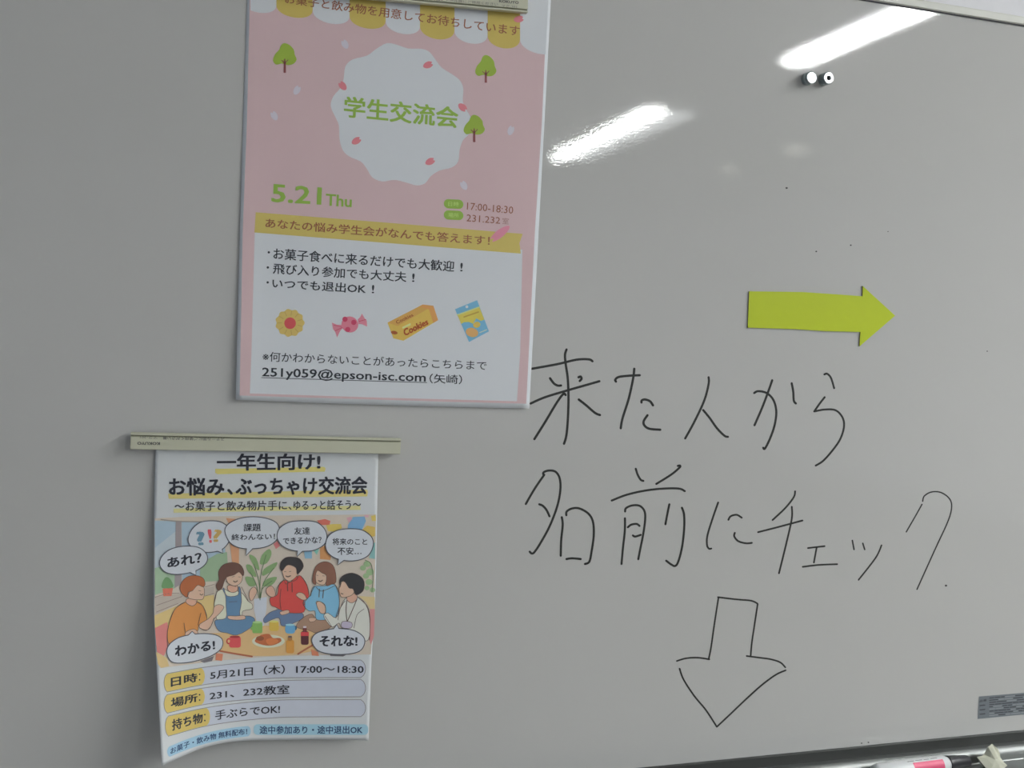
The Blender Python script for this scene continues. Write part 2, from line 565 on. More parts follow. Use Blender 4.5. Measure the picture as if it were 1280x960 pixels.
def sheet(parent, left, right, top, bot, lift, nx, ny, m, thick=0.0001):
    """left/right: edges as functions of v 0..1, top/bot: edges as functions of u 0..1 (photo pixels) - a Coons patch"""
    verts, faces = [], []
    c00, c10, c01, c11 = top(0), top(1), bot(0), bot(1)
    for j in range(ny + 1):
        v = j / ny
        for i in range(nx + 1):
            u = i / nx
            a = [(1 - v) * top(u)[k] + v * bot(u)[k] + (1 - u) * left(v)[k] + u * right(v)[k]
                 - ((1 - u) * (1 - v) * c00[k] + u * (1 - v) * c10[k] + (1 - u) * v * c01[k] + u * v * c11[k]) for k in (0, 1)]
            verts.append(P(a[0], a[1], lift(a[0], a[1])))
    W = nx + 1
    n = len(verts)
    verts += [p + Vector((0, thick, 0)) for p in verts]
    for j in range(ny):
        for i in range(nx):
            a = j * W + i
            faces.append((a, a + W, a + W + 1, a + 1))
            faces.append((n + a, n + a + 1, n + a + W + 1, n + a + W))
    rim = [i for i in range(W)] + [j * W + nx for j in range(1, ny + 1)] + [ny * W + i for i in range(nx - 1, -1, -1)] + [j * W for j in range(ny - 1, 0, -1)]
    for k in range(len(rim)):
        a, b = rim[k], rim[(k + 1) % len(rim)]
        faces.append((a, b, n + b, n + a))
    me = bpy.data.meshes.new('paper_sheet')
    me.from_pydata([tuple(v) for v in verts], [], faces)
    for p in me.polygons:
        p.use_smooth = len(p.vertices) == 4 and p.index < 2 * nx * ny
    return link('paper_sheet', me, m, parent)


def lerp(a, b):
    return lambda t: (a[0] + (b[0] - a[0]) * t, a[1] + (b[1] - a[1]) * t)


# ---- poster 1: pink student meeting poster (A3)
def lift1(x, y):
    return 0.0006 + 0.0030 * smooth((y - 330) / 190.0) * (1 - 0.35 * smooth((x - 300) / 380)) + 0.0016 * math.exp(-((x - 295) / 25.0) ** 2) * smooth((y - 100) / 300)


A = (311.2, -66.0)
B = (689.0, -6.0)
Cc = (661.6, 510.8)
Dd = (294.6, 499.8)
p1 = empty('poster', P(480, 220), 'large pink poster with yellow banner and green title, top left of the board', 'poster')


def l1(v):
    a = lerp(A, Dd)(v)
    return (a[0] - 1.0 * math.sin(math.pi * v) + 1.0 * smooth((v - .9) / .1) * 0, a[1])


def b1(u):
    a = lerp(Dd, Cc)(u)
    return (a[0], a[1] + 1.0 * math.sin(math.pi * u))


sheet(p1, l1, lerp(B, Cc), lerp(A, B), b1, lift1, 40, 56, M_white)
pk = ink(180, 150, 156)
pkr = mat('print_pink', seen(160, 139, 141), 0.5, noise=0.03, nscale=20, spec=0.3)
wh = mat('print_white', (0.83, 0.86, 0.90), 0.5, noise=0.01, spec=0.3)
ye = mat('print_mustard', seen(176, 158, 86, .57), 0.5, spec=0.3)
yb_ = mat('print_banner', seen(178, 162, 92, .57), 0.5, spec=0.3)
gr = ink(128, 158, 70)
br = ink(132, 82, 62)
bk = ink(44, 48, 54)
K = dict(maxe=24.0)


def new1():
    return Print(lift1, 0.00008, 0.00005, 16.0)


new1().poly([(313.5, -60), (684, 0), (677.5, 150), (668.6, 290), (661, 440), (657.8, 504.6), (560, 502.2), (440, 498.6), (299.6, 494.4), (303.4, 290), (308.8, 150)], pkr, 0).done('pink_background', p1)
new1().poly([(318.5, 286), (653, 312), (650.3, 440), (646.2, 501.6), (480, 497.2), (312.3, 491.8), (314.3, 440)], wh, 1).done('white_panel', p1)
new1().poly(Z(280, 290, 6.4) + [(319.7, 265.3), (490, 278.8), (653.4, 292.3), (649.3, 304), (651, 317), (485, 303.8), (318, 290.6)], yb_, 2).done('yellow_banner', p1)
# awning scallops
bx = [311.5, 345.5, 390.8, 437, 482, 525, 568, 609.5, 650, 685.5]
jy = [4, 9.4, 15.6, 23.0, 29.0, 35.5, 41, 47, 52, 60]
by = [15.6, 21, 28.6, 34.7, 41.4, 48, 53.4, 59.4, 65]
for i in range(9):
    xa, xb, ya, yb2, bot = bx[i], bx[i + 1], jy[i] - 3, jy[i + 1] - 3, by[i]
    ytop = lambda x: -62 + (x - 311) * 0.1565 + 1
    pts = [(xa + (0.2), ytop(xa)), (xb, ytop(xb))]
    mid = (ya + yb2) / 2
    n = 14
    x0c = xa
    hw = (xb - xa) / 2
    if i == 0:
        x0c, hw = xa - 11, (xb - xa + 11) / 2
    if i == 8:
        hw = (xb - xa + 9) / 2
    arc = []
    for k in range(n + 1):
        t = math.pi * k / n
        x = x0c + hw + hw * math.cos(t)
        y = ya + (yb2 - ya) * (x - xa) / (xb - xa) + (bot - mid + 1.0) * math.sin(t) ** 0.9
        if xa - .01 <= x <= xb + .01:
            arc.append((x, y))
    pts += arc
    new1().poly(pts, ye if i % 2 else wh, 1).done('awning_scallop', p1, 'mustard scallop' if i % 2 else 'white scallop')
cloud = [(483.8, 53.9), (469.7, 61.5), (458.8, 69.5), (441, 74.2), (431.8, 82.8), (429.5, 98.4), (426, 109.4), (416.6, 120.5), (413.4, 132.8), (419.5, 147), (423.6, 157), (424.3, 173.4),
         (428.3, 187.5), (436.9, 195.8), (451, 202), (458.5, 211), (465.5, 221.9), (477.5, 226.8), (489.2, 225.2), (497, 225.4), (508.8, 228.5), (521.3, 231.8), (531.5, 229),
         (538.4, 220.3), (549.4, 213.3), (565, 209.2), (572.8, 201.6), (574.6, 187), (579, 175), (586, 168), (590.5, 157), (588.2, 146), (583, 137.5), (578.6, 126.6), (579.2, 111),
         (575.2, 101), (566.6, 93.8), (552.5, 84.8), (544.7, 75), (536.9, 65), (527, 61), (510.3, 60.6), (497.8, 56.5)]
new1().poly(closed_catmull(cloud, 3), wh, 1).done('cloud_shape', p1)


def text1(s, m, quad, bold=0.0, name='text_line', layer=3):
    new1().text(s, m, layer, quad, bold=bold).done(name, p1)


text1('学生交流会', gr, ((430.5, 119.8), (573.3, 134), (572.3, 160.5), (429.5, 146.3)), 0.022, 'title_text', 4)
text1('お菓子と飲み物を用意してお待ちしています', br, ((357, -8), (650, 32.5), (649, 45.5), (356, 4)), 0.008)
text1('5.21', gr, ((340, 229.5), (402.5, 234.2), (401.5, 256.2), (339, 252.5)), 0.02, 'date_text')
text1('Thu', gr, ((407.5, 242), (440, 244.8), (439.5, 259.2), (407, 257)), 0.02, 'date_text')


def roundrect(x0, y0, x1, y1, r, tilt=0.0, n=5):
    pts = []
    for cx, cy, a0 in ((x1 - r, y0 + r, -90), (x1 - r, y1 - r, 0), (x0 + r, y1 - r, 90), (x0 + r, y0 + r, 180)):
        for k in range(n + 1):
            a = math.radians(a0 + 90 * k / n)
            x = cx + r * math.cos(a)
            pts.append((x, cy + r * math.sin(a) + tilt * (x - x0)))
    return pts


lgreen = ink(168, 192, 112)
for y, s in ((248.6, '日時'), (262.6, '場所')):
    q = new1()
    q.poly(roundrect(554.8, y, 579.2, y + 11.6, 5.7, 0.05), gr, 3)
    q.text(s, lgreen, 4, Q(560.5, y + 3.2, 573.5, y + 3.8, 5.8), bold=0.0)
    q.done('green_pill', p1)
text1('17:00-18:30', br, ((584, 253), (641.8, 258.2), (641.2, 267.4), (583.5, 262)), 0.0)
text1('231.232', br, ((583.5, 267.8), (625.5, 271.6), (625, 279.8), (583, 276.6)), 0.0)
text1('室', ink(150, 112, 108), ((628, 272), (636.2, 272.7), (636, 280.4), (627.8, 279.8)), 0.0)
text1('あなたの悩み学生会がなんでも答えます！', br, ((332, 272.6), (612.5, 295), (612, 307), (331.5, 284.6)), 0.012)
for x, y in ((336, 315.4), (334.8, 334.3), (334.6, 353)):
    new1().poly(ell(x, y, 1.5, 1.5, n=10), bk, 3).done('bullet_dot', p1)
text1('お菓子食べに来るだけでも大歓迎', bk, ((342, 309.8), (568.5, 326.3), (567.5, 339.8), (341.5, 323.8)), 0.012)
text1('飛び入り参加でも大丈夫', bk, ((341.5, 328.8), (508.5, 339.8), (507.8, 352.6), (341, 342.2)), 0.012)
text1('いつでも退出OK', bk, ((340.8, 347.8), (458, 355), (457, 367.2), (340, 360)), 0.014)
for x, y, h in ((577, 328.5, 10.8), (516.8, 341.8, 10.6), (466.4, 356.2, 10.4)):
    text1('!', bk, ((x - 1.4, y), (x + 1.6, y), (x + 1.2, y + h), (x - 1.8, y + h)), 0.01)
text1('※何かわからないことがあったらこちらまで', bk, ((328.5, 439.3), (608.5, 451.3), (608, 463), (328, 451.6)), 0.004)
text1('251y059@epson-isc.com', bk, ((327.8, 458.8), (532.6, 465.6), (532, 480.6), (327.3, 473.8)), 0.014)
new1().stroke([(326.9, 472), (430, 475.2), (533.4, 478.2)], 0.8, bk, 3).done('text_underline', p1)
text1('（矢崎）', bk, ((537, 467), (577.8, 468.6), (577.6, 480.4), (536.8, 479)), 0.008)


def petal(x, y, a, b, rot, m, name='flower_petal', layer=3):
    r = math.radians(rot)
    base = [(1, 0), (0.55, -0.75), (-0.3, -0.95), (-1.0, -0.45), (-0.72, 0), (-1.0, 0.45), (-0.3, 0.95), (0.55, 0.75)]
    pts = [(x + px * a * math.cos(r) - py * b * math.sin(r), y + px * a * math.sin(r) + py * b * math.cos(r)) for px, py in base]
    new1().poly(closed_catmull(pts, 3), m, layer).done(name, p1)


rp = ink(190, 116, 124)
for x, y, r in ((428.5, 107.5, 50), (534.8, 81.2, 160), (578, 134, 220), (445.2, 176.2, 150), (537.4, 202, 155), (648.2, 24, 170)):
    petal(x, y, 6.2, 4.3, r, rp, layer=4)
wp = ink(182, 176, 184)
for x, y, r in ((431.4, 55.5, 60), (371, 113, 120), (343, 145, 60), (638.4, 163.3, 110), (580, 232, 60)):
    petal(x, y, 6.0, 4.2, r, wp)
petal(625.5, 291.6, 14.5, 5.2, -38, ink(196, 124, 142), layer=4)


def tree(cx, y0, y1, yt, w):
    q = new1()
    h = y1 - y0
    c = [(cx - .02 * w, y0), (cx + .2 * w, y0 + .08 * h), (cx + .38 * w, y0 + .3 * h), (cx + .42 * w, y0 + .52 * h), (cx + .5 * w, y0 + .75 * h), (cx + .36 * w, y0 + .95 * h),
         (cx + .12 * w, y0 + h), (cx - .12 * w, y0 + .93 * h), (cx - .36 * w, y0 + .98 * h), (cx - .5 * w, y0 + .8 * h), (cx - .42 * w, y0 + .52 * h), (cx - .24 * w, y0 + .3 * h), (cx - .16 * w, y0 + .1 * h)]
    q.poly(closed_catmull(c, 3), ink(134, 156, 62), 4)
    q.poly([(cx - 1.2, y1 - 3), (cx - .5, y1 - 8), (cx + .5, y1 - 8), (cx + 1.2, y1 - 3), (cx + 1.5, yt), (cx - 1.5, yt)], ink(124, 72, 74), 5)
    q.stroke([(cx, y1 - 2), (cx - 4, y1 - 6)], 1, ink(124, 72, 74), 5)
    q.stroke([(cx, y1 - 2), (cx + 4, y1 - 6.5)], 1, ink(124, 72, 74), 5)
    q.done('tree_picture', p1)


tree(356, 54, 81.3, 91, 29.5)
tree(607.3, 68.8, 95.4, 103.4, 26.5)
tree(592.8, 143.5, 168.3, 177.6, 26.5)
# snacks
q = new1()
q.poly([(362.4 + (17.6 + 0.9 * math.cos(11 * t)) * math.cos(t), 403.6 + (16.8 + 0.9 * math.cos(11 * t)) * math.sin(t)) for t in [2 * math.pi * i / 66 for i in range(66)]], ink(184, 162, 96), 3)
for k in range(11):
    t = 2 * math.pi * (k + .5) / 11
    q.stroke([(362.4 + 10 * math.cos(t), 403.6 + 9.6 * math.sin(t)), (362.4 + 15.5 * math.cos(t), 403.6 + 15 * math.sin(t))], 0.8, ink(168, 142, 80), 4)
q.poly(ell(362.6, 404, 7.3, 7.3), ink(182, 78, 80), 4)
q.done('cookie_picture', p1)
zz5 = (280, 290, 6.4)
q = new1()
cp, cd = ink(196, 122, 136), ink(176, 66, 92)
q.poly(Z(*zz5, (863, 725), (905, 742), (948, 742), (952, 768), (930, 790), (905, 843), (890, 800), (872, 775)), cp, 3)
q.poly(Z(*zz5, (1070, 700), (1090, 680), (1103, 653), (1125, 690), (1142, 710), (1145, 757), (1105, 738), (1075, 735)), cp, 3)
q.poly(ell(437.3, 405.6, 10.6, 10, 20), ink(200, 114, 130), 4)
for x, y in Z(*zz5, (968, 698), (1038, 723), (990, 780)):
    q.poly(ell(x, y, 3.3, 3.3, n=12), cd, 5)
q.stroke(Z(*zz5, (880, 745), (940, 760)), .7, cd, 5).stroke(Z(*zz5, (1080, 715), (1135, 700)), .7, cd, 5).stroke(Z(*zz5, (890, 790), (945, 765)), .7, cd, 5)
q.done('candy_picture', p1)
zz6 = (480, 290, 6.4)
q = new1()
q.poly(Z(*zz6, (28, 725), (310, 580), (395, 590), (433, 705), (155, 870), (75, 850)), ink(196, 162, 82), 3)
q.poly(Z(*zz6, (28, 725), (310, 580), (395, 590), (110, 752)), ink(186, 146, 80), 4)
q.poly(Z(*zz6, (280, 595), (310, 580), (395, 590), (433, 705), (395, 728), (360, 620)), ink(190, 138, 82), 5)
q.text('Cookies', ink(150, 84, 50), 6, Z(*zz6, (90, 712), (222, 650), (238, 672), (104, 738)), bold=0.02)
q.text('Cookies', ink(150, 74, 44), 6, Z(*zz6, (150, 780), (342, 690), (358, 738), (166, 836)), bold=0.04)
q.poly(Z(*zz6, (145, 760), (212, 728), (215, 745), (150, 776)), ink(214, 196, 130), 6)
q.poly(ell(480 + 82 / 6.4, 290 + 805 / 6.4, 4.2, 2.2, 10), ink(150, 84, 50), 5)
q.done('cookie_box_picture', p1)
q = new1()
q.poly(Z(*zz6, (568, 618), (745, 545), (840, 795), (680, 880)), ink(106, 158, 184), 3)
q.poly(Z(*zz6, (590, 668), (765, 605), (803, 700), (775, 712), (738, 690), (712, 735), (680, 720), (640, 722), (617, 735)), ink(194, 176, 84), 4)
q.stroke(Z(*zz6, (586, 664), (764, 600)), 1.4, ink(212, 206, 120), 5)
q.poly(ell(480 + 704 / 6.4, 290 + 803 / 6.4, 8.0, 5.8, 15), ink(214, 150, 98), 5)
q.poly(ell(480 + 742 / 6.4, 290 + 742 / 6.4, 4.6, 3.8, -20), ink(206, 166, 84), 6)
q.stroke(Z(*zz6, (640, 680), (755, 640)), 1.6, ink(168, 140, 66), 6)
q.poly(ell(480 + 663 / 6.4, 290 + 598 / 6.4, 1.8, 1.8, n=10), ink(196, 206, 210), 5)
q.stroke(Z(*zz6, (765, 805), (822, 782)), 1.0, ink(196, 206, 170), 5)
q.done('snack_bag_picture', p1)


# ---- poster 2: small illustrated poster (A4) curling away from the board
def lift2(x, y):
    t = max(0.0, (y - 575) / 380.0)
    s = max(0.0, (345 - x) / 150.0)
    r = max(0.0, (x - 380) / 85.0)
    return 0.0030 + 0.007 * t * t + 0.042 * t * t * s ** 1.7 + 0.004 * t * t * r * r


p2 = empty('poster', P(335, 740), 'small illustrated poster of chatting students, its lower left corner curling forward', 'poster')
LE = [(548, 195.4), (563, 194.6), (640, 192.6), (700, 192.3), (760, 192.2), (800, 193.8), (840, 196.0), (900, 199.3), (957.5, 202.2)]
RE = [(548, 473.6), (567, 473.0), (640, 471.4), (680, 470.8), (760, 468.6), (820, 464.8), (925.5, 460.7)]
BE = [(202.2, 957.5), (224, 947.4), (253, 935.2), (282, 928.6), (311, 925.8), (340, 925.4), (393, 924.4), (460.7, 925.5)]


def yedge(tab):
    def f(v):
        a, b = along(tab, v)
        return (b, a)
    return f


sheet(p2, yedge(LE), yedge(RE), lerp((195.4, 548), (473.6, 548)), lambda u: along(BE, u), lift2, 64, 90,
      mat('glossy_copy_paper', (0.80, 0.83, 0.85), 0.5, noise=0.01, spec=0.35))


def new2():
    return Print(lift2, 0.00016, 0.00007, 5.5)


k2 = ink(44, 46, 54)
yu = ink(190, 180, 110)
new2().poly([(269, 586), (335, 585), (405, 583.5), (407, 585.5), (406, 589.5), (335, 591), (272, 592.8), (269, 591)], yu, 0).done('highlight_stroke', p2)
new2().poly([(210, 617), (335, 614.5), (459, 612), (460, 615), (459, 620.5), (335, 622), (211, 623.5)], ink(196, 178, 116), 0).done('highlight_stroke', p2)
new2().poly([(217, 635.8), (335, 633.5), (450, 632), (451, 637.4), (335, 638.8), (217, 641)], ink(188, 184, 132), 0).done('highlight_stroke', p2)


def text2(s, m, quad=None, bold=0.0, name='text_line', layer=1, top=None, bot=None):
    new2().text(s, m, layer, quad, top, bot, bold).done(name, p2)


text2('一年生向け!', k2, ((271, 566.9), (400.8, 566.6), (400.6, 587.2), (271, 588.8)), 0.03, 'title_text')
text2('お悩み', k2, ((211, 597), (280.5, 597), (280.5, 619.4), (211, 619.6)), 0.028, 'title_text')
text2('、', k2, ((284, 611), (291, 611), (291, 618.5), (284, 618.5)), 0.028, 'title_text')
text2('ぶっちゃけ交流会', k2, ((294.5, 596.6), (459.5, 595.2), (459, 617.8), (294.5, 619.2)), 0.028, 'title_text')
text2('～お菓子と飲み物片手に', k2, ((218.3, 626.8), (358.8, 625.4), (358.8, 637.6), (218.3, 639)), 0.012, 'subtitle_text')
text2('、', k2, ((360.6, 633.5), (364.3, 633.5), (364.3, 637.2), (360.6, 637.2)), 0.012, 'subtitle_text')
text2('ゆるっと話そう～', k2, ((367, 625.4), (451.3, 624.4), (451, 636.8), (367, 637.6)), 0.012, 'subtitle_text')

z3, z4, z5, z6 = (180, 640, 8), (320, 640, 8), (180, 720, 8), (320, 720, 8)
# background of the drawing
q = new2()
q.poly([(193.4, 648), (230, 646), (335, 644.5), (470, 643), (469, 700), (467.6, 760), (465, 800), (463.5, 818), (400, 819), (340, 820.5), (270, 826), (202, 835), (196.5, 820), (194, 790), (193.3, 720)], ink(182, 172, 160), 0)
q.done('drawing_background', p2)
q = new2()
q.poly(Z(*z3, (108, 85), (320, 92), (320, 360), (300, 720), (110, 800)), ink(150, 168, 180), 1)
q.poly(Z(*z3, (375, 95), (620, 95), (800, 200), (830, 640), (600, 700), (380, 700)), ink(150, 168, 180), 1)
q.poly(Z(*z3, (108, 360), (320, 190), (320, 720), (110, 800)), ink(166, 176, 182), 2)
q.poly(Z(*z3, (108, 560), (200, 540), (315, 600), (315, 760), (110, 830)), ink(146, 168, 142), 3)
q.poly(Z(*z3, (560, 560), (640, 470), (730, 420), (830, 400), (840, 560), (740, 690), (560, 700)), ink(138, 160, 132), 3)
q.stroke(Z(*z3, (170, 75), (330, 92), (600, 98)), 1.4, ink(140, 134, 128), 4)
q.poly(Z(*z3, (318, 90), (372, 95), (375, 720), (305, 760)), ink(142, 134, 136), 4)
q.done('drawn_window', p2)
q = new2()
q.poly(Z(*z3, (820, 60), (915, 70), (950, 300), (950, 520), (880, 500), (860, 320), (850, 120)), ink(202, 142, 110), 3)
q.done('drawn_curtain', p2)
q = new2()
q.poly(Z(*z5, (105, 215), (330, 180), (700, 100), (700, 170), (380, 260), (105, 390)), ink(168, 158, 148), 3)
q.poly(Z(*z5, (105, 395), (300, 310), (600, 200), (700, 190), (700, 420), (240, 520), (110, 540)), ink(198, 168, 116), 3)
for a in (((110, 212), (230, 180), (350, 170)), ((125, 295), (250, 250), (380, 205)), ((125, 360), (250, 310), (340, 275)), ((610, 110), (700, 85)), ((610, 200), (700, 175))):
    q.stroke(Z(*z5, *a), .7, ink(128, 108, 100), 4)
q.done('drawn_window_ledge', p2)
# coloured bunting patches on the wall at right
for pts, c in ((((610, 85), (690, 70), (745, 90), (735, 130), (640, 130)), (196, 106, 92)),
               (((700, 130), (770, 120), (850, 120), (860, 160), (800, 200), (720, 190)), (190, 170, 92)),
               (((905, 60), (950, 45), (965, 75), (930, 110)), (206, 150, 158)),
               (((970, 50), (1085, 45), (1100, 90), (1060, 180), (915, 180), (920, 130)), (112, 152, 184)),
               (((1080, 30), (1130, 32), (1120, 55), (1090, 50)), (194, 152, 162)),
               (((1150, 40), (1195, 30), (1200, 90), (1160, 90)), (194, 172, 96)),
               (((1060, 180), (1110, 135), (1190, 150), (1190, 240), (1150, 250), (1090, 200)), (206, 164, 90)),
               (((480, 390), (560, 385), (560, 465), (490, 465)), (120, 156, 176)),
               (((570, 380), (630, 370), (610, 430)), (120, 172, 160)),
               (((640, 360), (700, 330), (750, 440), (745, 480), (640, 470)), (204, 138, 92)),
               (((175, 320), (215, 290), (240, 340), (200, 370)), (198, 116, 116)),
               (((1130, 460), (1170, 320), (1192, 300), (1190, 470)), (124, 164, 162))):
    new2().poly(Z(*z4, *pts), ink(*c), 2).done('drawn_bunting_flag', p2)
# floor seat and cushions
for zz, pts, c, ly in ((z5, ((110, 520), (230, 460), (260, 560), (240, 700), (200, 800), (130, 760)), (198, 118, 114), 3.6),
                       (z6, ((1140, 330), (1188, 330), (1180, 600), (1150, 690), (1120, 600)), (196, 132, 132), 3),
                       (z6, ((1020, 200), (1188, 210), (1188, 330), (1140, 330), (1100, 260)), (204, 172, 128), 2),
                       (z5, ((120, 760), (230, 820), (250, 900), (170, 920), (140, 880)), (202, 166, 120), 2)):
    new2().poly(Z(*zz, *pts), ink(*c), ly).done('drawn_cushion', p2)
# table
q = new2()
q.poly([(253, 792), (300, 790), (330, 782), (400, 783), (420, 800), (400, 812), (372, 818), (340, 820), (315, 820), (265, 812)], ink(198, 160, 116), 3)
q.stroke(Z(*z5, (760, 750), (900, 775), (1080, 805)), 2.2, ink(158, 96, 72), 4)
q.stroke(Z(*z6, (420, 780), (500, 730), (570, 690)), 2.2, ink(158, 96, 72), 4)
q.poly(Z(*z5, (720, 770), (790, 780), (780, 850), (715, 840)), ink(186, 118, 92), 4)
q.poly(Z(*z6, (550, 730), (620, 760), (630, 800), (560, 795)), ink(186, 118, 92), 4)
q.poly(Z(*z5, (560, 850), (700, 800), (680, 850), (600, 868)), ink(104, 100, 104), 4)
q.poly(Z(*z6, (740, 780), (900, 790), (870, 805), (745, 800)), ink(104, 100, 104), 4)
q.done('drawn_table', p2)
# potted plants
q = new2()
lf, ld = ink(122, 148, 104), ink(92, 114, 82)
for pts in (((1050, 430), (1120, 460), (1155, 580), (1100, 540)), ((1020, 530), (1080, 540), (1125, 650), (1050, 610)), ((1010, 650), (1090, 660), (1120, 730), (1050, 740)),
            ((1250, 370), (1275, 420), (1230, 510), (1160, 520), (1180, 430)), ((1330, 500), (1300, 570), (1190, 640), (1200, 570)), ((1330, 650), (1280, 730), (1190, 740), (1230, 670))):
    q.poly(closed_catmull(Z(*z3, *pts), 3), lf, 3)
for a in (((1160, 880), (1150, 700), (1100, 520)), ((1160, 880), (1165, 650), (1220, 430)), ((1150, 860), (1120, 720), (1060, 600)), ((1165, 860), (1200, 700), (1300, 560)), ((1160, 860), (1190, 760), (1280, 690))):
    q.stroke(Z(*z3, *a), .9, ld, 4)
q.poly(Z(*z3, (1100, 870), (1230, 850), (1225, 960), (1190, 1200), (1150, 1200), (1100, 980)), ink(178, 182, 190), 3)
q.done('drawn_potted_plant', p2)
q = new2()
q.poly(Z(*z3, (185, 765), (290, 760), (275, 840), (195, 842)), ink(196, 106, 88), 4)
q.poly(closed_catmull(Z(*z3, (180, 760), (190, 690), (225, 650), (270, 680), (290, 755)), 3), ink(104, 140, 98), 4)
q.done('drawn_flower_pot', p2)
q = new2()
for x, y, r in ((1070, 560, 30), (1110, 520, 35), (1140, 600, 40), (1100, 640, 30), (1130, 700, 35), (1110, 760, 25), (1165, 780, 28)):
    x, y = Z(*z4, (x, y))[0]
    q.poly(ell(x, y, r / 8, r / 9, n=10), ink(140, 164, 124), 3)
q.stroke(Z(*z4, (1090, 480), (1150, 520), (1170, 650), (1160, 800)), .8, ink(100, 120, 90), 4)
q.done('drawn_hanging_vine', p2)
ol = ink(92, 76, 70)
skin = ink(206, 172, 150)


def figure(parts, lines, label):
    q = new2()
    for pts, c, ly in parts:
        q.poly(closed_catmull(pts, 3), ink(*c), ly)
        q.stroke(pts, 0.55, ol, ly + .3, per=3, closed=True)
    for pts, w, ly in lines:
        q.stroke(pts, w, ol, ly)
    q.done('drawn_person', p2, label)


# 1 orange T-shirt
figure([(Z(*z5, (410, 260), (520, 255), (590, 300), (630, 430), (550, 490), (530, 560), (400, 600), (330, 640), (250, 680), (235, 560), (270, 420), (320, 320)), (206, 130, 76), 4),
        (Z(*z5, (435, 225), (520, 225), (525, 270), (480, 300), (420, 265)), (198, 150, 130), 5),
        (Z(*z5, (460, 150), (530, 90), (590, 100), (605, 160), (590, 230), (540, 238), (500, 235), (440, 215)), (208, 160, 140), 6),
        (Z(*z5, (360, 110), (385, 50), (440, 5), (520, -5), (590, 20), (612, 80), (590, 110), (540, 90), (500, 130), (480, 150), (440, 165), (430, 215), (375, 170)), (160, 96, 64), 7),
        (Z(*z5, (560, 480), (640, 430), (690, 370), (700, 310), (750, 285), (800, 310), (760, 370), (700, 430), (660, 520), (620, 540), (560, 520)), (206, 158, 138), 5),
        (Z(*z5, (420, 560), (500, 530), (540, 570), (500, 600), (420, 600)), (206, 158, 138), 5)],
       [(Z(*z5, (405, 265), (320, 320), (270, 410), (235, 560), (235, 700)), .7, 8), (Z(*z5, (520, 255), (590, 300), (630, 420)), .7, 8), (Z(*z5, (400, 470), (415, 570)), .6, 8),
        (Z(*z5, (560, 180), (575, 190), (590, 180)), .9, 8), (Z(*z5, (545, 145), (570, 150)), .5, 8), (Z(*z5, (570, 370), (540, 490)), .6, 8), (Z(*z5, (560, 520), (620, 545), (670, 500), (700, 420)), .6, 8)],
       'drawn person with red-brown hair in an orange T-shirt')
# 2 denim overalls
figure([(Z(*z5, (800, 130), (860, 160), (930, 150), (990, 180), (1040, 250), (1080, 280), (1080, 330), (990, 350), (970, 400), (840, 420), (740, 440), (720, 400), (700, 280), (730, 160)), (200, 194, 172), 4),
        (Z(*z5, (800, 120), (830, 200), (940, 190), (945, 110), (965, 130), (975, 260), (960, 390), (1060, 400), (1110, 440), (1060, 520), (930, 590), (830, 570), (750, 550), (710, 480), (720, 440), (820, 420), (820, 300), (815, 200), (790, 140)), (92, 122, 150), 5),
        (Z(*z5, (840, 95), (930, 95), (930, 150), (880, 165), (840, 140)), (198, 150, 130), 5),
        (Z(*z3, (820, 640), (850, 600), (960, 600), (985, 660), (960, 715), (900, 740), (840, 710)), (208, 162, 142), 6),
        (Z(*z3, (745, 600), (790, 530), (880, 505), (960, 525), (998, 590), (990, 640), (950, 600), (900, 630), (830, 650), (800, 700), (780, 760), (740, 785), (720, 730), (750, 680)), (100, 74, 66), 7),
        (Z(*z5, (840, 400), (920, 400), (1000, 395), (1010, 430), (930, 440), (850, 430)), (206, 158, 138), 6),
        (Z(*z5, (1050, 200), (1060, 140), (1100, 110), (1130, 150), (1100, 220), (1070, 250)), (206, 158, 138), 5)],
       [(Z(*z3, (895, 690), (915, 700), (935, 688)), 1.1, 8), (Z(*z3, (880, 650), (905, 645)), .5, 8), (Z(*z3, (945, 648), (965, 650)), .5, 8), (Z(*z5, (730, 150), (705, 260), (700, 300)), .6, 8),
        (Z(*z5, (975, 110), (1020, 200), (1040, 250)), .6, 8), (Z(*z5, (850, 260), (930, 255)), .5, 8), (Z(*z3, (820, 690), (860, 725), (920, 745)), .6, 8)],
       'drawn person with a dark ponytail in blue denim overalls')
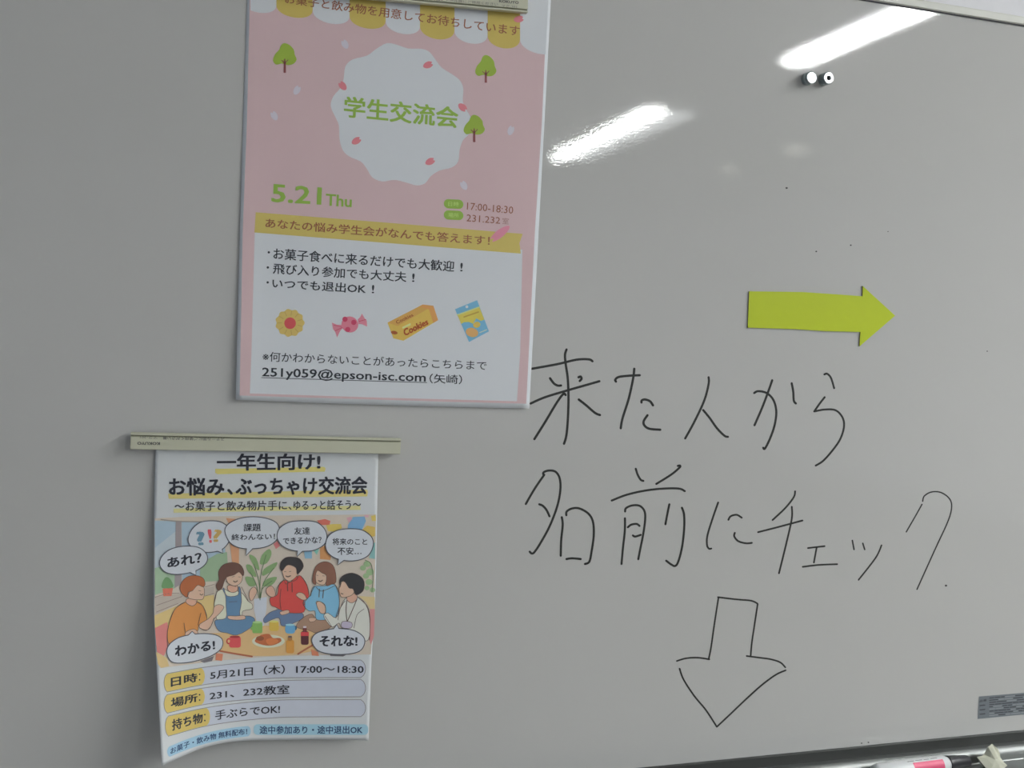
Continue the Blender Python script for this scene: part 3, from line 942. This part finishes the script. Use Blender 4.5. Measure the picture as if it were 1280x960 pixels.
# 3 red hoodie
figure([(Z(*z6, (250, 330), (340, 350), (460, 370), (470, 420), (400, 460), (300, 500), (250, 490), (230, 420), (150, 440), (90, 470), (75, 430), (130, 370), (200, 340)), (96, 114, 142), 4),
        (Z(*z6, (280, 40), (340, 60), (400, 10), (450, 0), (510, 90), (530, 200), (490, 260), (480, 360), (340, 370), (250, 340), (190, 310), (150, 290), (140, 220), (210, 190), (230, 90)), (186, 76, 72), 5),
        (Z(*z4, (262, 560), (300, 520), (400, 520), (430, 590), (400, 650), (340, 690), (290, 670), (270, 630)), (208, 160, 140), 6),
        (Z(*z4, (240, 560), (250, 500), (300, 455), (370, 450), (440, 470), (475, 540), (440, 600), (410, 620), (400, 560), (340, 530), (300, 540), (262, 590)), (58, 56, 58), 7),
        (Z(*z6, (100, 140), (120, 110), (160, 100), (190, 150), (190, 200), (150, 210), (110, 180)), (204, 154, 136), 6),
        (Z(*z6, (240, 360), (320, 340), (330, 370), (260, 390)), (206, 158, 138), 6)],
       [(Z(*z4, (300, 640), (320, 648), (345, 638)), 1.1, 8), (Z(*z4, (280, 598), (300, 596)), .5, 8), (Z(*z4, (330, 598), (350, 594)), .5, 8), (Z(*z6, (315, 60), (318, 150)), .9, 8), (Z(*z6, (360, 70), (362, 160)), .9, 8),
        (Z(*z6, (250, 130), (240, 240), (250, 330)), .6, 8), (Z(*z6, (280, 40), (215, 110), (200, 190)), .6, 8), (Z(*z6, (450, 0), (510, 90), (530, 200)), .6, 8), (Z(*z6, (275, 30), (300, 80), (340, 60), (400, 40), (430, -10)), .6, 8)],
       'drawn person with black hair in a red hoodie')
# 4 blue hoodie
figure([(Z(*z6, (600, 430), (700, 430), (760, 500), (620, 570), (520, 540), (420, 520), (410, 480), (480, 410), (560, 380)), (150, 122, 104), 4),
        (Z(*z6, (590, 100), (680, 100), (790, 85), (830, 200), (830, 330), (800, 410), (680, 440), (600, 430), (590, 350), (530, 350), (480, 300), (475, 250), (540, 200), (560, 130)), (116, 164, 194), 5),
        (Z(*z4, (585, 620), (620, 580), (690, 600), (710, 660), (690, 720), (650, 728), (600, 700)), (212, 164, 144), 6),
        (Z(*z4, (565, 700), (575, 600), (610, 530), (680, 497), (750, 515), (790, 580), (800, 700), (750, 725), (700, 735), (705, 640), (660, 610), (615, 585), (595, 640), (600, 725)), (124, 88, 74), 7),
        (Z(*z6, (400, 190), (430, 165), (480, 180), (505, 230), (470, 240), (430, 220)), (208, 160, 140), 6),
        (Z(*z6, (600, 260), (640, 255), (690, 290), (695, 370), (650, 370), (620, 320)), (208, 160, 140), 6),
        (Z(*z6, (530, 420), (600, 420), (590, 450), (540, 460)), (208, 160, 140), 6)],
       [(Z(*z4, (625, 685), (645, 694), (665, 682)), 1.1, 8), (Z(*z4, (605, 632), (622, 634)), .5, 8), (Z(*z4, (665, 638), (685, 640)), .5, 8), (Z(*z6, (635, 130), (630, 210)), .9, 8), (Z(*z6, (675, 140), (668, 220)), .9, 8),
        (Z(*z6, (590, 100), (560, 150), (545, 200)), .6, 8), (Z(*z6, (790, 85), (828, 180), (832, 300), (800, 400)), .6, 8), (Z(*z6, (600, 110), (650, 150), (720, 130), (790, 95)), .6, 8)],
       'drawn person with bobbed brown hair in a light blue hoodie')
# 5 white shirt, lanyard
figure([(Z(*z6, (900, 220), (1020, 210), (1100, 290), (1135, 420), (1135, 600), (1090, 650), (990, 560), (860, 520), (830, 470), (760, 510), (690, 430), (680, 390), (720, 370), (800, 420), (840, 330)), (206, 202, 182), 5.6),
        (Z(*z6, (920, 180), (1000, 180), (1010, 230), (960, 270), (910, 240)), (202, 152, 132), 6),
        (Z(*z4, (850, 720), (870, 690), (940, 700), (985, 770), (960, 830), (880, 855), (845, 840), (830, 770)), (210, 160, 140), 7),
        (Z(*z4, (835, 680), (880, 630), (960, 610), (1040, 640), (1082, 700), (1070, 790), (1000, 830), (970, 770), (930, 760), (890, 700), (850, 700), (845, 750)), (56, 56, 58), 8),
        (Z(*z6, (605, 270), (640, 255), (690, 300), (690, 370), (650, 372), (620, 330)), (208, 160, 140), 7),
        (Z(*z6, (865, 455), (955, 465), (950, 520), (860, 515)), (168, 160, 176), 7)],
       [(Z(*z6, (908, 245), (900, 340), (910, 450)), 1.0, 8), (Z(*z6, (1010, 230), (960, 350), (915, 450)), 1.0, 8), (Z(*z6, (1020, 215), (1110, 300), (1140, 430), (1135, 640)), .7, 8),
        (Z(*z6, (1080, 330), (1010, 390), (980, 520)), .6, 8), (Z(*z6, (890, 250), (840, 330), (820, 440)), .6, 8), (Z(*z4, (850, 815), (870, 820)), 1.0, 9), (Z(*z6, (690, 400), (760, 510)), .5, 8)],
       'drawn person with black hair in a white shirt with a lanyard')


# mugs, food, bottles
def drawn(name, parts):
    q = new2()
    for pts, c, ly in parts:
        q.poly(pts, ink(*c), ly)
    q.done(name, p2)


drawn('drawn_green_mug', [(roundrect(315.5, 777.5, 328, 791.5, 2), (120, 160, 90), 6), (ell(321.5, 777.8, 5.8, 1.4), (152, 182, 124), 7), (ell(315, 784, 2.0, 3.5), (120, 160, 90), 5)])
drawn('drawn_red_mug', [(roundrect(286.5, 795.5, 301, 809.5, 3), (192, 80, 82), 6), (ell(293.5, 796, 6.4, 1.5), (150, 60, 62), 7), (ell(286, 801.5, 3.2, 3.8), (176, 66, 70), 5), (ell(286, 801.5, 1.6, 2.2), (198, 160, 116), 6)])
drawn('drawn_yellow_mug', [(roundrect(336.5, 776.5, 348.5, 788.8, 3), (206, 162, 78), 6), (ell(342.5, 777, 5.4, 1.3), (216, 186, 110), 7)])
drawn('drawn_blue_mug', [(roundrect(356.5, 780.5, 369, 792, 4), (98, 150, 184), 6), (ell(362.6, 781, 5.8, 1.4), (140, 180, 200), 7), (ell(369, 785, 2.2, 2.8), (70, 96, 120), 5)])
drawn('drawn_snack_plate', [(ell(335.5, 801.5, 20.5, 8.2), (206, 196, 170), 5), (closed_catmull(Z(*z5, (1110, 640), (1170, 590), (1250, 580), (1290, 620), (1360, 620), (1370, 655), (1300, 690), (1220, 695), (1130, 670)), 3), (168, 98, 66), 6),
                            (closed_catmull(Z(*z5, (1220, 640), (1280, 620), (1340, 640), (1330, 670), (1250, 690)), 3), (200, 116, 74), 7), (ell(325, 798, 5, 3), (134, 82, 60), 7)])
drawn('drawn_juice_bottle', [(roundrect(357.6, 800, 367.6, 816.5, 2.5), (196, 136, 70), 6), (roundrect(359.8, 796, 365.2, 801, 1), (156, 112, 72), 6), (roundrect(360.2, 794.8, 364.8, 797, .6), (96, 86, 90), 7)])
drawn('drawn_dark_bottle', [(roundrect(376.2, 789, 385.8, 806, 2.5), (84, 50, 54), 6), (roundrect(378.6, 784, 383.4, 790, 1.5), (110, 60, 60), 6), (roundrect(376, 790, 386, 795, 1), (186, 70, 74), 7), (roundrect(379, 782.6, 383, 785, .6), (190, 180, 184), 7)])


# speech bubbles
def bubble(outline, tail, name='speech_bubble', lines=(), coloured=None, bold=0.015, ly=10):
    q = new2()
    bubble_white = ink(180, 184, 194)
    edge = ink(74, 76, 86)
    big = closed_catmull(outline, 4)
    q.stroke(outline, 2.2, edge, ly, per=4, closed=True)
    if tail:
        q.stroke([tail[0], tail[1], tail[2]], 2.2, edge, ly, smooth=False)
    q.poly(big, bubble_white, ly + .4)
    if tail:
        q.poly(list(tail), bubble_white, ly + .5)
    for s, quad, m in lines:
        q.text(s, m, ly + 1, quad, bold=bold)
    q.done(name, p2)


bubble(Z(*z3, (445, 270), (480, 180), (560, 110), (670, 92), (770, 105), (840, 160), (860, 240), (830, 320), (760, 380), (640, 400), (540, 380), (470, 340)),
       Z(*z3, (735, 388), (790, 410), (775, 365)), lines=((('?'), Z(*z3, (515, 200), (600, 190), (622, 330), (540, 335)), ink(96, 128, 146)), ('!', Z(*z3, (632, 172), (675, 172), (680, 308), (655, 310)), ink(188, 84, 92)),
                                                          ('?', Z(*z3, (700, 175), (782, 175), (760, 300), (690, 300)), ink(176, 148, 92))), bold=0.03)
bubble(Z(*z3, (812, 190), (850, 120), (960, 68), (1100, 52), (1240, 72), (1330, 120), (1350, 200), (1320, 280), (1230, 340), (1100, 362), (960, 355), (860, 300)),
       Z(*z3, (1030, 355), (1020, 432), (1090, 358)), lines=(('課題', Z(*z3, (995, 118), (1168, 113), (1168, 192), (995, 195)), k2), ('終わんない！', Z(*z3, (875, 222), (1310, 212), (1310, 276), (875, 285)), k2)), ly=12.5)
bubble(Z(*z4, (215, 250), (240, 165), (330, 108), (460, 92), (600, 105), (680, 170), (705, 250), (680, 320), (590, 375), (480, 388), (360, 378), (260, 330)),
       Z(*z4, (420, 382), (410, 442), (470, 382)), lines=(('友達', Z(*z4, (382, 155), (540, 150), (540, 225), (382, 226)), k2), ('できるかな？', Z(*z4, (270, 258), (655, 245), (655, 312), (270, 322)), k2)), ly=15)
bubble(Z(*z4, (700, 320), (730, 240), (810, 190), (930, 172), (1060, 185), (1150, 250), (1168, 330), (1130, 420), (1050, 470), (930, 485), (800, 460), (720, 400)),
       Z(*z4, (830, 465), (820, 525), (880, 478)), lines=(('将来のこと', Z(*z4, (765, 262), (1112, 265), (1112, 330), (765, 330)), k2), ('不安…', Z(*z4, (815, 352), (1055, 355), (1055, 425), (815, 430)), k2)), ly=17.5)
bubble(Z(*z3, (162, 530), (180, 450), (260, 380), (380, 348), (520, 352), (600, 395), (632, 460), (600, 530), (500, 590), (340, 620), (220, 600)),
       Z(*z3, (450, 596), (518, 628), (515, 580)), lines=(('あれ？', Z(*z3, (228, 462), (572, 400), (582, 508), (236, 560)), k2),), bold=0.03, ly=13)
bubble(Z(*z5, (232, 770), (255, 690), (340, 625), (460, 592), (600, 580), (720, 595), (780, 640), (770, 720), (680, 790), (540, 840), (400, 865), (280, 855)),
       Z(*z5, (440, 600), (482, 558), (520, 595)), lines=(('わかる!', Z(*z5, (305, 700), (708, 635), (712, 735), (312, 808)), k2),), bold=0.035, ly=10)
bubble(Z(*z6, (562, 650), (600, 580), (720, 540), (840, 530), (980, 550), (1070, 610), (1080, 680), (1030, 750), (900, 778), (740, 775), (620, 740)),
       Z(*z6, (770, 545), (808, 490), (835, 545)), lines=(('それな!', Z(*z6, (635, 595), (1015, 598), (1015, 702), (635, 706)), k2),), bold=0.035, ly=12)

# information rows (these bend with the curling sheet)
rows = [([(209, 842), (256, 834), (340, 825.9), (396, 824.8), (451, 825)], [(209, 865), (256, 855.7), (340, 847.8), (396, 847), (451, 847)]),
        ([(209, 868.2), (256, 859.8), (340, 851.4), (396, 849.8), (451, 849.2)], [(209, 891.5), (256, 880.5), (340, 872.6), (396, 871.4), (451, 871)]),
        ([(210.5, 895), (258, 884.6), (340, 875.5), (396, 874.6), (451, 874.6)], [(210.5, 920.3), (258, 907.5), (340, 897.4), (396, 896), (451, 895.8)])]


def strip(top, bot, x0, x1, n=24):
    xs = [x0 + (x1 - x0) * i / n for i in range(n + 1)]

    def at(c, x):
        return along(c, (x - c[0][0]) / (c[-1][0] - c[0][0]))
    return [at(top, x) for x in xs], [at(bot, x) for x in xs]


def capsule(top, bot, x0, x1, rl=4.0, rr=6.0):
    T, Bt = strip(top, bot, x0, x1)
    r = []
    a, b = T[-1], Bt[-1]
    for k in range(1, 8):
        t = k / 8
        r.append((a[0] + rr * math.sin(math.pi * t) ** .6, a[1] + (b[1] - a[1]) * t))
    l = []
    a2, b2 = Bt[0], T[0]
    for k in range(1, 8):
        t = k / 8
        l.append((a2[0] - rl * math.sin(math.pi * t) ** .6, a2[1] + (b2[1] - a2[1]) * t))
    return T + r + Bt[::-1] + l


greyline = ink(124, 120, 124)
row_label = ink(186, 166, 96)
for i, ((tp, bt), head, hx1, body, bx0, bx1_, hb) in enumerate(zip(rows, ('日時：', '場所：', '持ち物：'), (252, 252, 258.5), ('5月21日（木）17:00～18:30', '231、232教室', '手ぶらでOK!'), (262.8, 262, 269), (454.6, 361.8, 350), (11.6, 12.2, 11.4))):
    x0 = tp[0][0]
    q = new2()
    q.stroke(capsule(tp, bt, x0, 451), 0.8, greyline, 1, closed=True, per=1)
    q.poly(capsule(tp, bt, x0, 451), ink(172, 176, 186), 0.5)
    q.done('information_box', p2)
    q = new2()
    inT = [(x, y + .5) for x, y in tp]
    inB = [(x, y - .5) for x, y in bt]
    q.poly(capsule(inT, inB, x0, hx1, 3.6, 4.0), row_label, 1.5)
    hx0 = x0 + 4.5
    T, Bt = strip([(x, y + 5.4) for x, y in tp], [(x, y - 5.2) for x, y in bt], hx0, hx1 - 5)
    q.text(head[:-1], k2, 2.5, None, T, Bt, bold=0.025)
    for dy in (0.36, 0.68):
        a, b = strip(tp, bt, hx1 - 4, hx1 - 3, 1)
        q.poly(ell(hx1 - 2.5, a[1][1] + (b[1][1] - a[1][1]) * dy, 1.0, 1.0, n=8), k2, 2.5)
    q.done('row_heading', p2)
    T, Bt = strip([(x, y + 5.6) for x, y in tp], [(x, y - (22 - 5.6 - hb)) for x, y in bt], bx0, min(bx1_, 451))
    if bx1_ > 451:
        T[-1] = (bx1_, T[-1][1])
        Bt[-1] = (bx1_, Bt[-1][1])
    new2().text(body, k2, 2.5, None, T, Bt, bold=0.014).done('row_text', p2)
blue, dblue = ink(140, 172, 200), ink(48, 70, 104)
ta, ba = [(212, 933), (235, 923.6), (262, 915.2), (290, 909.8), (310, 907.6)], [(212, 946), (235, 936.6), (262, 928.2), (290, 922.8), (310, 920.4)]
q = new2()
q.poly(capsule(ta, ba, 212, 310, 3, 3.5), blue, 0.5)
T, Bt = strip([(x, y + 2.6) for x, y in ta], [(x, y - 2.4) for x, y in ba], 213, 309)
q.text('お菓子・飲み物 無料配布！', dblue, 1.5, None, T, Bt, bold=0.02)
q.done('blue_notice', p2)
q = new2()
q.poly(roundrect(317, 905.4, 460.2, 918.6, 5), ink(142, 176, 198), 0.5)
q.text('途中参加あり・途中退出OK', dblue, 1.5, ((324.4, 907.4), (453.4, 907.2), (453, 917.2), (324.4, 917.4)), bold=0.02)
q.done('blue_notice', p2)

# ------------------------------------------------------------------ magnet bars
def magnet_bar(tl, tr, br_, bl, groove_top, label, prints):
    c = (P(*tl) + P(*br_)) / 2
    o = empty('magnet_bar', c, label, 'magnet bar', 'long ivory magnet bars holding the posters')
    a, b = P(*bl), P(*br_)
    ux = (b - a)
    L = ux.length
    ux.normalize()
    up = Vector((-ux.z, 0, ux.x))
    H = (P(*tl) - a).dot(up)
    y0, y1 = -0.0042, -0.0102
    # section across the bar: (height fraction, y)
    if groove_top:
        g = [(0, y0), (0, y1 + .0012), (.04, y1), (.78, y1), (.785, y1 + .0022), (.87, y1 + .0022), (.875, y1), (.98, y1), (1, y1 + .0009), (1, y0)]
    else:
        g = [(0, y0), (0, y1 + .0009), (.02, y1), (.125, y1), (.13, y1 + .0022), (.215, y1 + .0022), (.22, y1), (.96, y1), (1, y1 + .0012), (1, y0)]
    bm = bmesh.new()
    va = [bm.verts.new(a + up * (h * H) + Vector((0, y, 0))) for h, y in g]
    vb = [bm.verts.new(a + up * (h * H) + ux * L + Vector((0, y, 0))) for h, y in g]
    n = len(g)
    for i in range(n):
        j = (i + 1) % n
        f = bm.faces.new((va[i], va[j], vb[j], vb[i]))
        if abs(g[i][1] - (y1 + .0022)) < 1e-6 and abs(g[j][1] - (y1 + .0022)) < 1e-6:
            f.material_index = 1
    bm.faces.new(va)
    bm.faces.new(vb[::-1])
    bm_obj('bar_body', bm, [M_bar, M_barline], o)
    # magnetic strip behind, pressed against sheet and board
    bm = bmesh.new()
    pts = [a + up * (H * .12) + ux * .003, a + up * (H * .12) + ux * (L - .003), a + up * (H * .88) + ux * (L - .003), a + up * (H * .88) + ux * .003]
    f0 = [bm.verts.new(p + Vector((0, -0.0002, 0))) for p in pts]
    f1 = [bm.verts.new(p + Vector((0, y0, 0))) for p in pts]
    bm.faces.new(f0)
    bm.faces.new(f1)
    for i in range(4):
        bm.faces.new((f0[i], f0[(i + 1) % 4], f1[(i + 1) % 4], f1[i]))
    bm_obj('magnet_strip', bm, mat('magnet_rubber', (0.05, 0.045, 0.04), 0.7), o)
    q = Print(lambda x, y: -y1, 0.0001, 0.00005)
    for s, quad, m, bold, flip in prints:
        q.text(s, m, 1, quad, bold=bold, flip=flip)
    q.done('bar_lettering', o)
    return o


bt_ = ink(84, 84, 80)
btl = ink(106, 105, 98)
magnet_bar((164.6, 539.0), (498.6, 545.8), (497.8, 566.0), (163.7, 559.8), True,
           'long ivory magnet bar across the top of the small illustrated poster',
           [('KOKUYO', ((171.5, 552.2), (200, 552.6), (200, 556.4), (171.5, 556)), bt_, 0.03, True),
            ('マク-301', ((175, 545), (197, 545.6), (197, 549), (175, 548.4)), btl, 0.0, True),
            ('スチール面にご使用ください■', ((204, 545.6), (280.5, 547.2), (280.5, 551.2), (204, 549.8)), btl, 0.02, True)])
magnet_bar((323, -31.0), (657, -1.6), (655.8, 19.0), (321.5, -10.4), False,
           'ivory magnet bar across the top of the large pink poster',
           [('KOKUYO', ((624, -.6), (648.5, 1.6), (648.4, 5.2), (623.9, 3.0)), bt_, 0.03, False),
            ('マク-301', ((627, 5.4), (646, 7.0), (646, 10.0), (627, 8.4)), btl, 0.0, False),
            ('■スチール面にご使用ください', ((546, -3.0), (622.5, 3.6), (622.4, 7.4), (546, .8)), btl, 0.0, False)])

# ------------------------------------------------------------------ yellow arrow
bm = bmesh.new()
ap = Z(900, 320, 5.3333, (195, 235), (550, 240), (800, 257), (950, 268), (952, 200), (1168, 398), (930, 603), (936, 507), (700, 501), (500, 488), (185, 478))
f = [bm.verts.new(P(x, y, 0.0014)) for x, y in ap]
bk2 = [bm.verts.new(Vector((v.co.x, -0.0002, v.co.z))) for v in f]
bm.faces.new(f)
bm.faces.new(bk2[::-1])
for i in range(len(f)):
    j = (i + 1) % len(f)
    fc = bm.faces.new((f[i], bk2[i], bk2[j], f[j]))
    fc.material_index = 1
ar = bm_obj('magnet_arrow', bm, [mat('fluorescent_yellow', seen(137, 149, 14), 0.42, noise=0.06, nscale=14), mat('shadow_dark_edge', (0.10, 0.09, 0.03), 0.6)])  # side faces coloured dark to carry the shadow along the arrow's edges
tag(ar, 'bright yellow-green flat arrow pointing right, stuck above the handwriting', 'arrow')

# ------------------------------------------------------------------ round magnets
M_mag = mat('white_metal_magnet', (0.86, 0.89, 0.92), 0.25, metal=0.55, noise=0.02, spec=0.6)
M_magside = mat('magnet_side', (0.30, 0.36, 0.37), 0.3, metal=0.5)
for cx, cy, hole, lab in ((1008.2, 99.2, False, 'left of the two round white pin magnets, with a plain face'), (1029.2, 99.6, True, 'right of the two round white pin magnets, with a black hole in its face')):
    b = P(cx, cy)
    t = empty('round_magnet', b, lab, 'magnet', 'pair of round magnets under the light streak')
    R, H = 0.0069, 0.0100
    prof = [(0.0068, 0), (R, .0006), (R, .0050), (.0056, .0056), (.0056, .0066), (R * .98, .0072), (R, .0080), (R, H - .0007), (R - .0007, H)]
    bm = bmesh.new()
    rings = []
    for r, h in prof:
        rings.append([bm.verts.new((b.x + r * math.cos(2 * math.pi * k / 32), -h, b.z + r * math.sin(2 * math.pi * k / 32))) for k in range(32)])
    for i in range(len(rings) - 1):
        for k in range(32):
            fc = bm.faces.new((rings[i][k], rings[i][(k + 1) % 32], rings[i + 1][(k + 1) % 32], rings[i + 1][k]))
    bm.faces.new(rings[0])
    bm_obj('magnet_body', bm, M_magside, t)
    bm = bmesh.new()
    ri = 0.0025 if hole else 0.0
    prof = [(R - .0007, H), (R - .0012, H + .0004)] + ([(ri + .0003, H + .0004), (ri, H), (ri, H - .004)] if hole else [])
    rings = [[bm.verts.new((b.x + r * math.cos(2 * math.pi * k / 32), -h, b.z + r * math.sin(2 * math.pi * k / 32))) for k in range(32)] for r, h in prof]
    for i in range(len(rings) - 1):
        for k in range(32):
            bm.faces.new((rings[i][k], rings[i][(k + 1) % 32], rings[i + 1][(k + 1) % 32], rings[i + 1][k]))
    if not hole:
        bm.faces.new(rings[-1])
    bm_obj('magnet_face', bm, M_mag, t)
    if hole:
        bm = bmesh.new()
        bmesh.ops.create_cone(bm, cap_ends=True, segments=20, radius1=ri, radius2=ri, depth=.001, matrix=Matrix.Translation((b.x, -(H - .0025), b.z)) @ Matrix.Rotation(math.pi / 2, 4, 'X'))
        bm_obj('magnet_hole', bm, mat('hole_black', (0.01, 0.01, 0.01), 0.8), t)

# ------------------------------------------------------------------ marker in the tray
def lathe(prof, origin, axis, seg=28):
    axis = axis.normalized()
    s = axis.cross(Vector((0, 0, 1))).normalized()
    u = s.cross(axis)
    bm = bmesh.new()
    rings = [[bm.verts.new(origin + axis * h + (s * math.cos(2 * math.pi * k / seg) + u * math.sin(2 * math.pi * k / seg)) * r) for k in range(seg)] for h, r in prof]
    for i in range(len(rings) - 1):
        for k in range(seg):
            bm.faces.new((rings[i][k], rings[i][(k + 1) % seg], rings[i + 1][(k + 1) % seg], rings[i + 1][k]))
    bm.faces.new(rings[0])
    bm.faces.new(rings[-1][::-1])
    return bm


MR = 0.0105
my = -0.0296
e = P(1183.5, 955, -my)
mo = Vector((e.x, my, TRAY + MR))
mk = empty('whiteboard_marker', Vector((mo.x - .05, my, TRAY)), 'white whiteboard marker with red band and black cap lying in the tray', 'marker')
ax = Vector((1, 0.03, 0))
bm_obj('marker_barrel', lathe([(-.107, .006), (-.106, .0085), (-.102, MR - .0006), (-.100, MR), (-.006, MR), (-.003, MR - .001), (0, MR - .0022)], mo, ax), mat('white_plastic', (0.80, 0.81, 0.82), 0.3), mk, True)
bm_obj('marker_cap', lathe([(0, .0092), (.001, .0094), (.006, .0092), (.018, .0080), (.030, .0072), (.032, .0066), (.0325, .005)], mo, ax), mat('black_plastic', (0.015, 0.015, 0.02), 0.35), mk, True)
# red printed band: part of a sleeve on the barrel, facing up/out
def sleeve(h0, h1, a0, a1, r, m, name, n=10):
    axn = ax.normalized()
    s = axn.cross(Vector((0, 0, 1))).normalized()
    u = s.cross(axn)
    bm = bmesh.new()
    rr = []
    for k in range(n + 1):
        a = math.radians(a0 + (a1 - a0) * k / n)
        d = s * math.cos(a) + u * math.sin(a)
        rr.append([bm.verts.new(mo + axn * h + d * r) for h in (h0, h1)])
    for k in range(n):
        bm.faces.new((rr[k][0], rr[k + 1][0], rr[k + 1][1], rr[k][1]))
    return bm_obj(name, bm, m, mk, True)


sleeve(-.056, -.012, -60, 62, MR + .00012, mat('red_print', seen(206, 58, 88), 0.4), 'red_label')
for k, (h0, h1) in enumerate(((-.062, -.052), (-.050, -.040), (-.038, -.030), (-.028, -.018))):
    sleeve(h0, h1, 74 + k % 2, 78 + k % 2, MR + .00015, mat('grey_print', (0.1, 0.1, 0.1), 0.5), 'small_print')

# ------------------------------------------------------------------ crumpled paper scrap in the tray
base = P(1241, 957, 0.034)
sc = Vector((base.x, -0.034, TRAY))
vt = [(-.021, .004, .0105), (-.012, -.008, .001), (-.008, .010, .001), (-.010, .004, .012), (-.008, .003, .0195), (.000, .004, .0215), (.009, .003, .0165), (.011, .000, .009),
      (.016, -.006, .004), (.004, -.010, .001), (.012, .010, .001), (.000, -.004, .010)]
bm = bmesh.new()
vv = [bm.verts.new(sc + Vector((v[0], v[1], v[2] * 1.4))) for v in vt]
for f_ in ((0, 1, 11), (0, 11, 3), (3, 11, 4), (4, 11, 5), (5, 11, 7), (5, 7, 6), (7, 11, 8), (11, 9, 8), (1, 9, 11), (0, 2, 1), (0, 3, 2), (3, 4, 2), (4, 5, 10, 2), (5, 6, 10), (6, 7, 8, 10), (8, 9, 10), (1, 2, 10, 9)):
    bm.faces.new([vv[i] for i in f_])
bmesh.ops.triangulate(bm, faces=bm.faces)
bmesh.ops.subdivide_edges(bm, edges=bm.edges, cuts=1)
for v in bm.verts:
    if v.co.z > TRAY + .002:
        v.co += Vector((random.uniform(-.0006, .0006), random.uniform(-.0006, .0006), random.uniform(-.0006, .0006)))
o = bm_obj('paper_scrap', bm, mat('cream_paper', (0.62, 0.62, 0.50), 0.75))
tag(o, 'small crumpled cream paper scrap in the tray beside the marker cap', 'paper scrap')
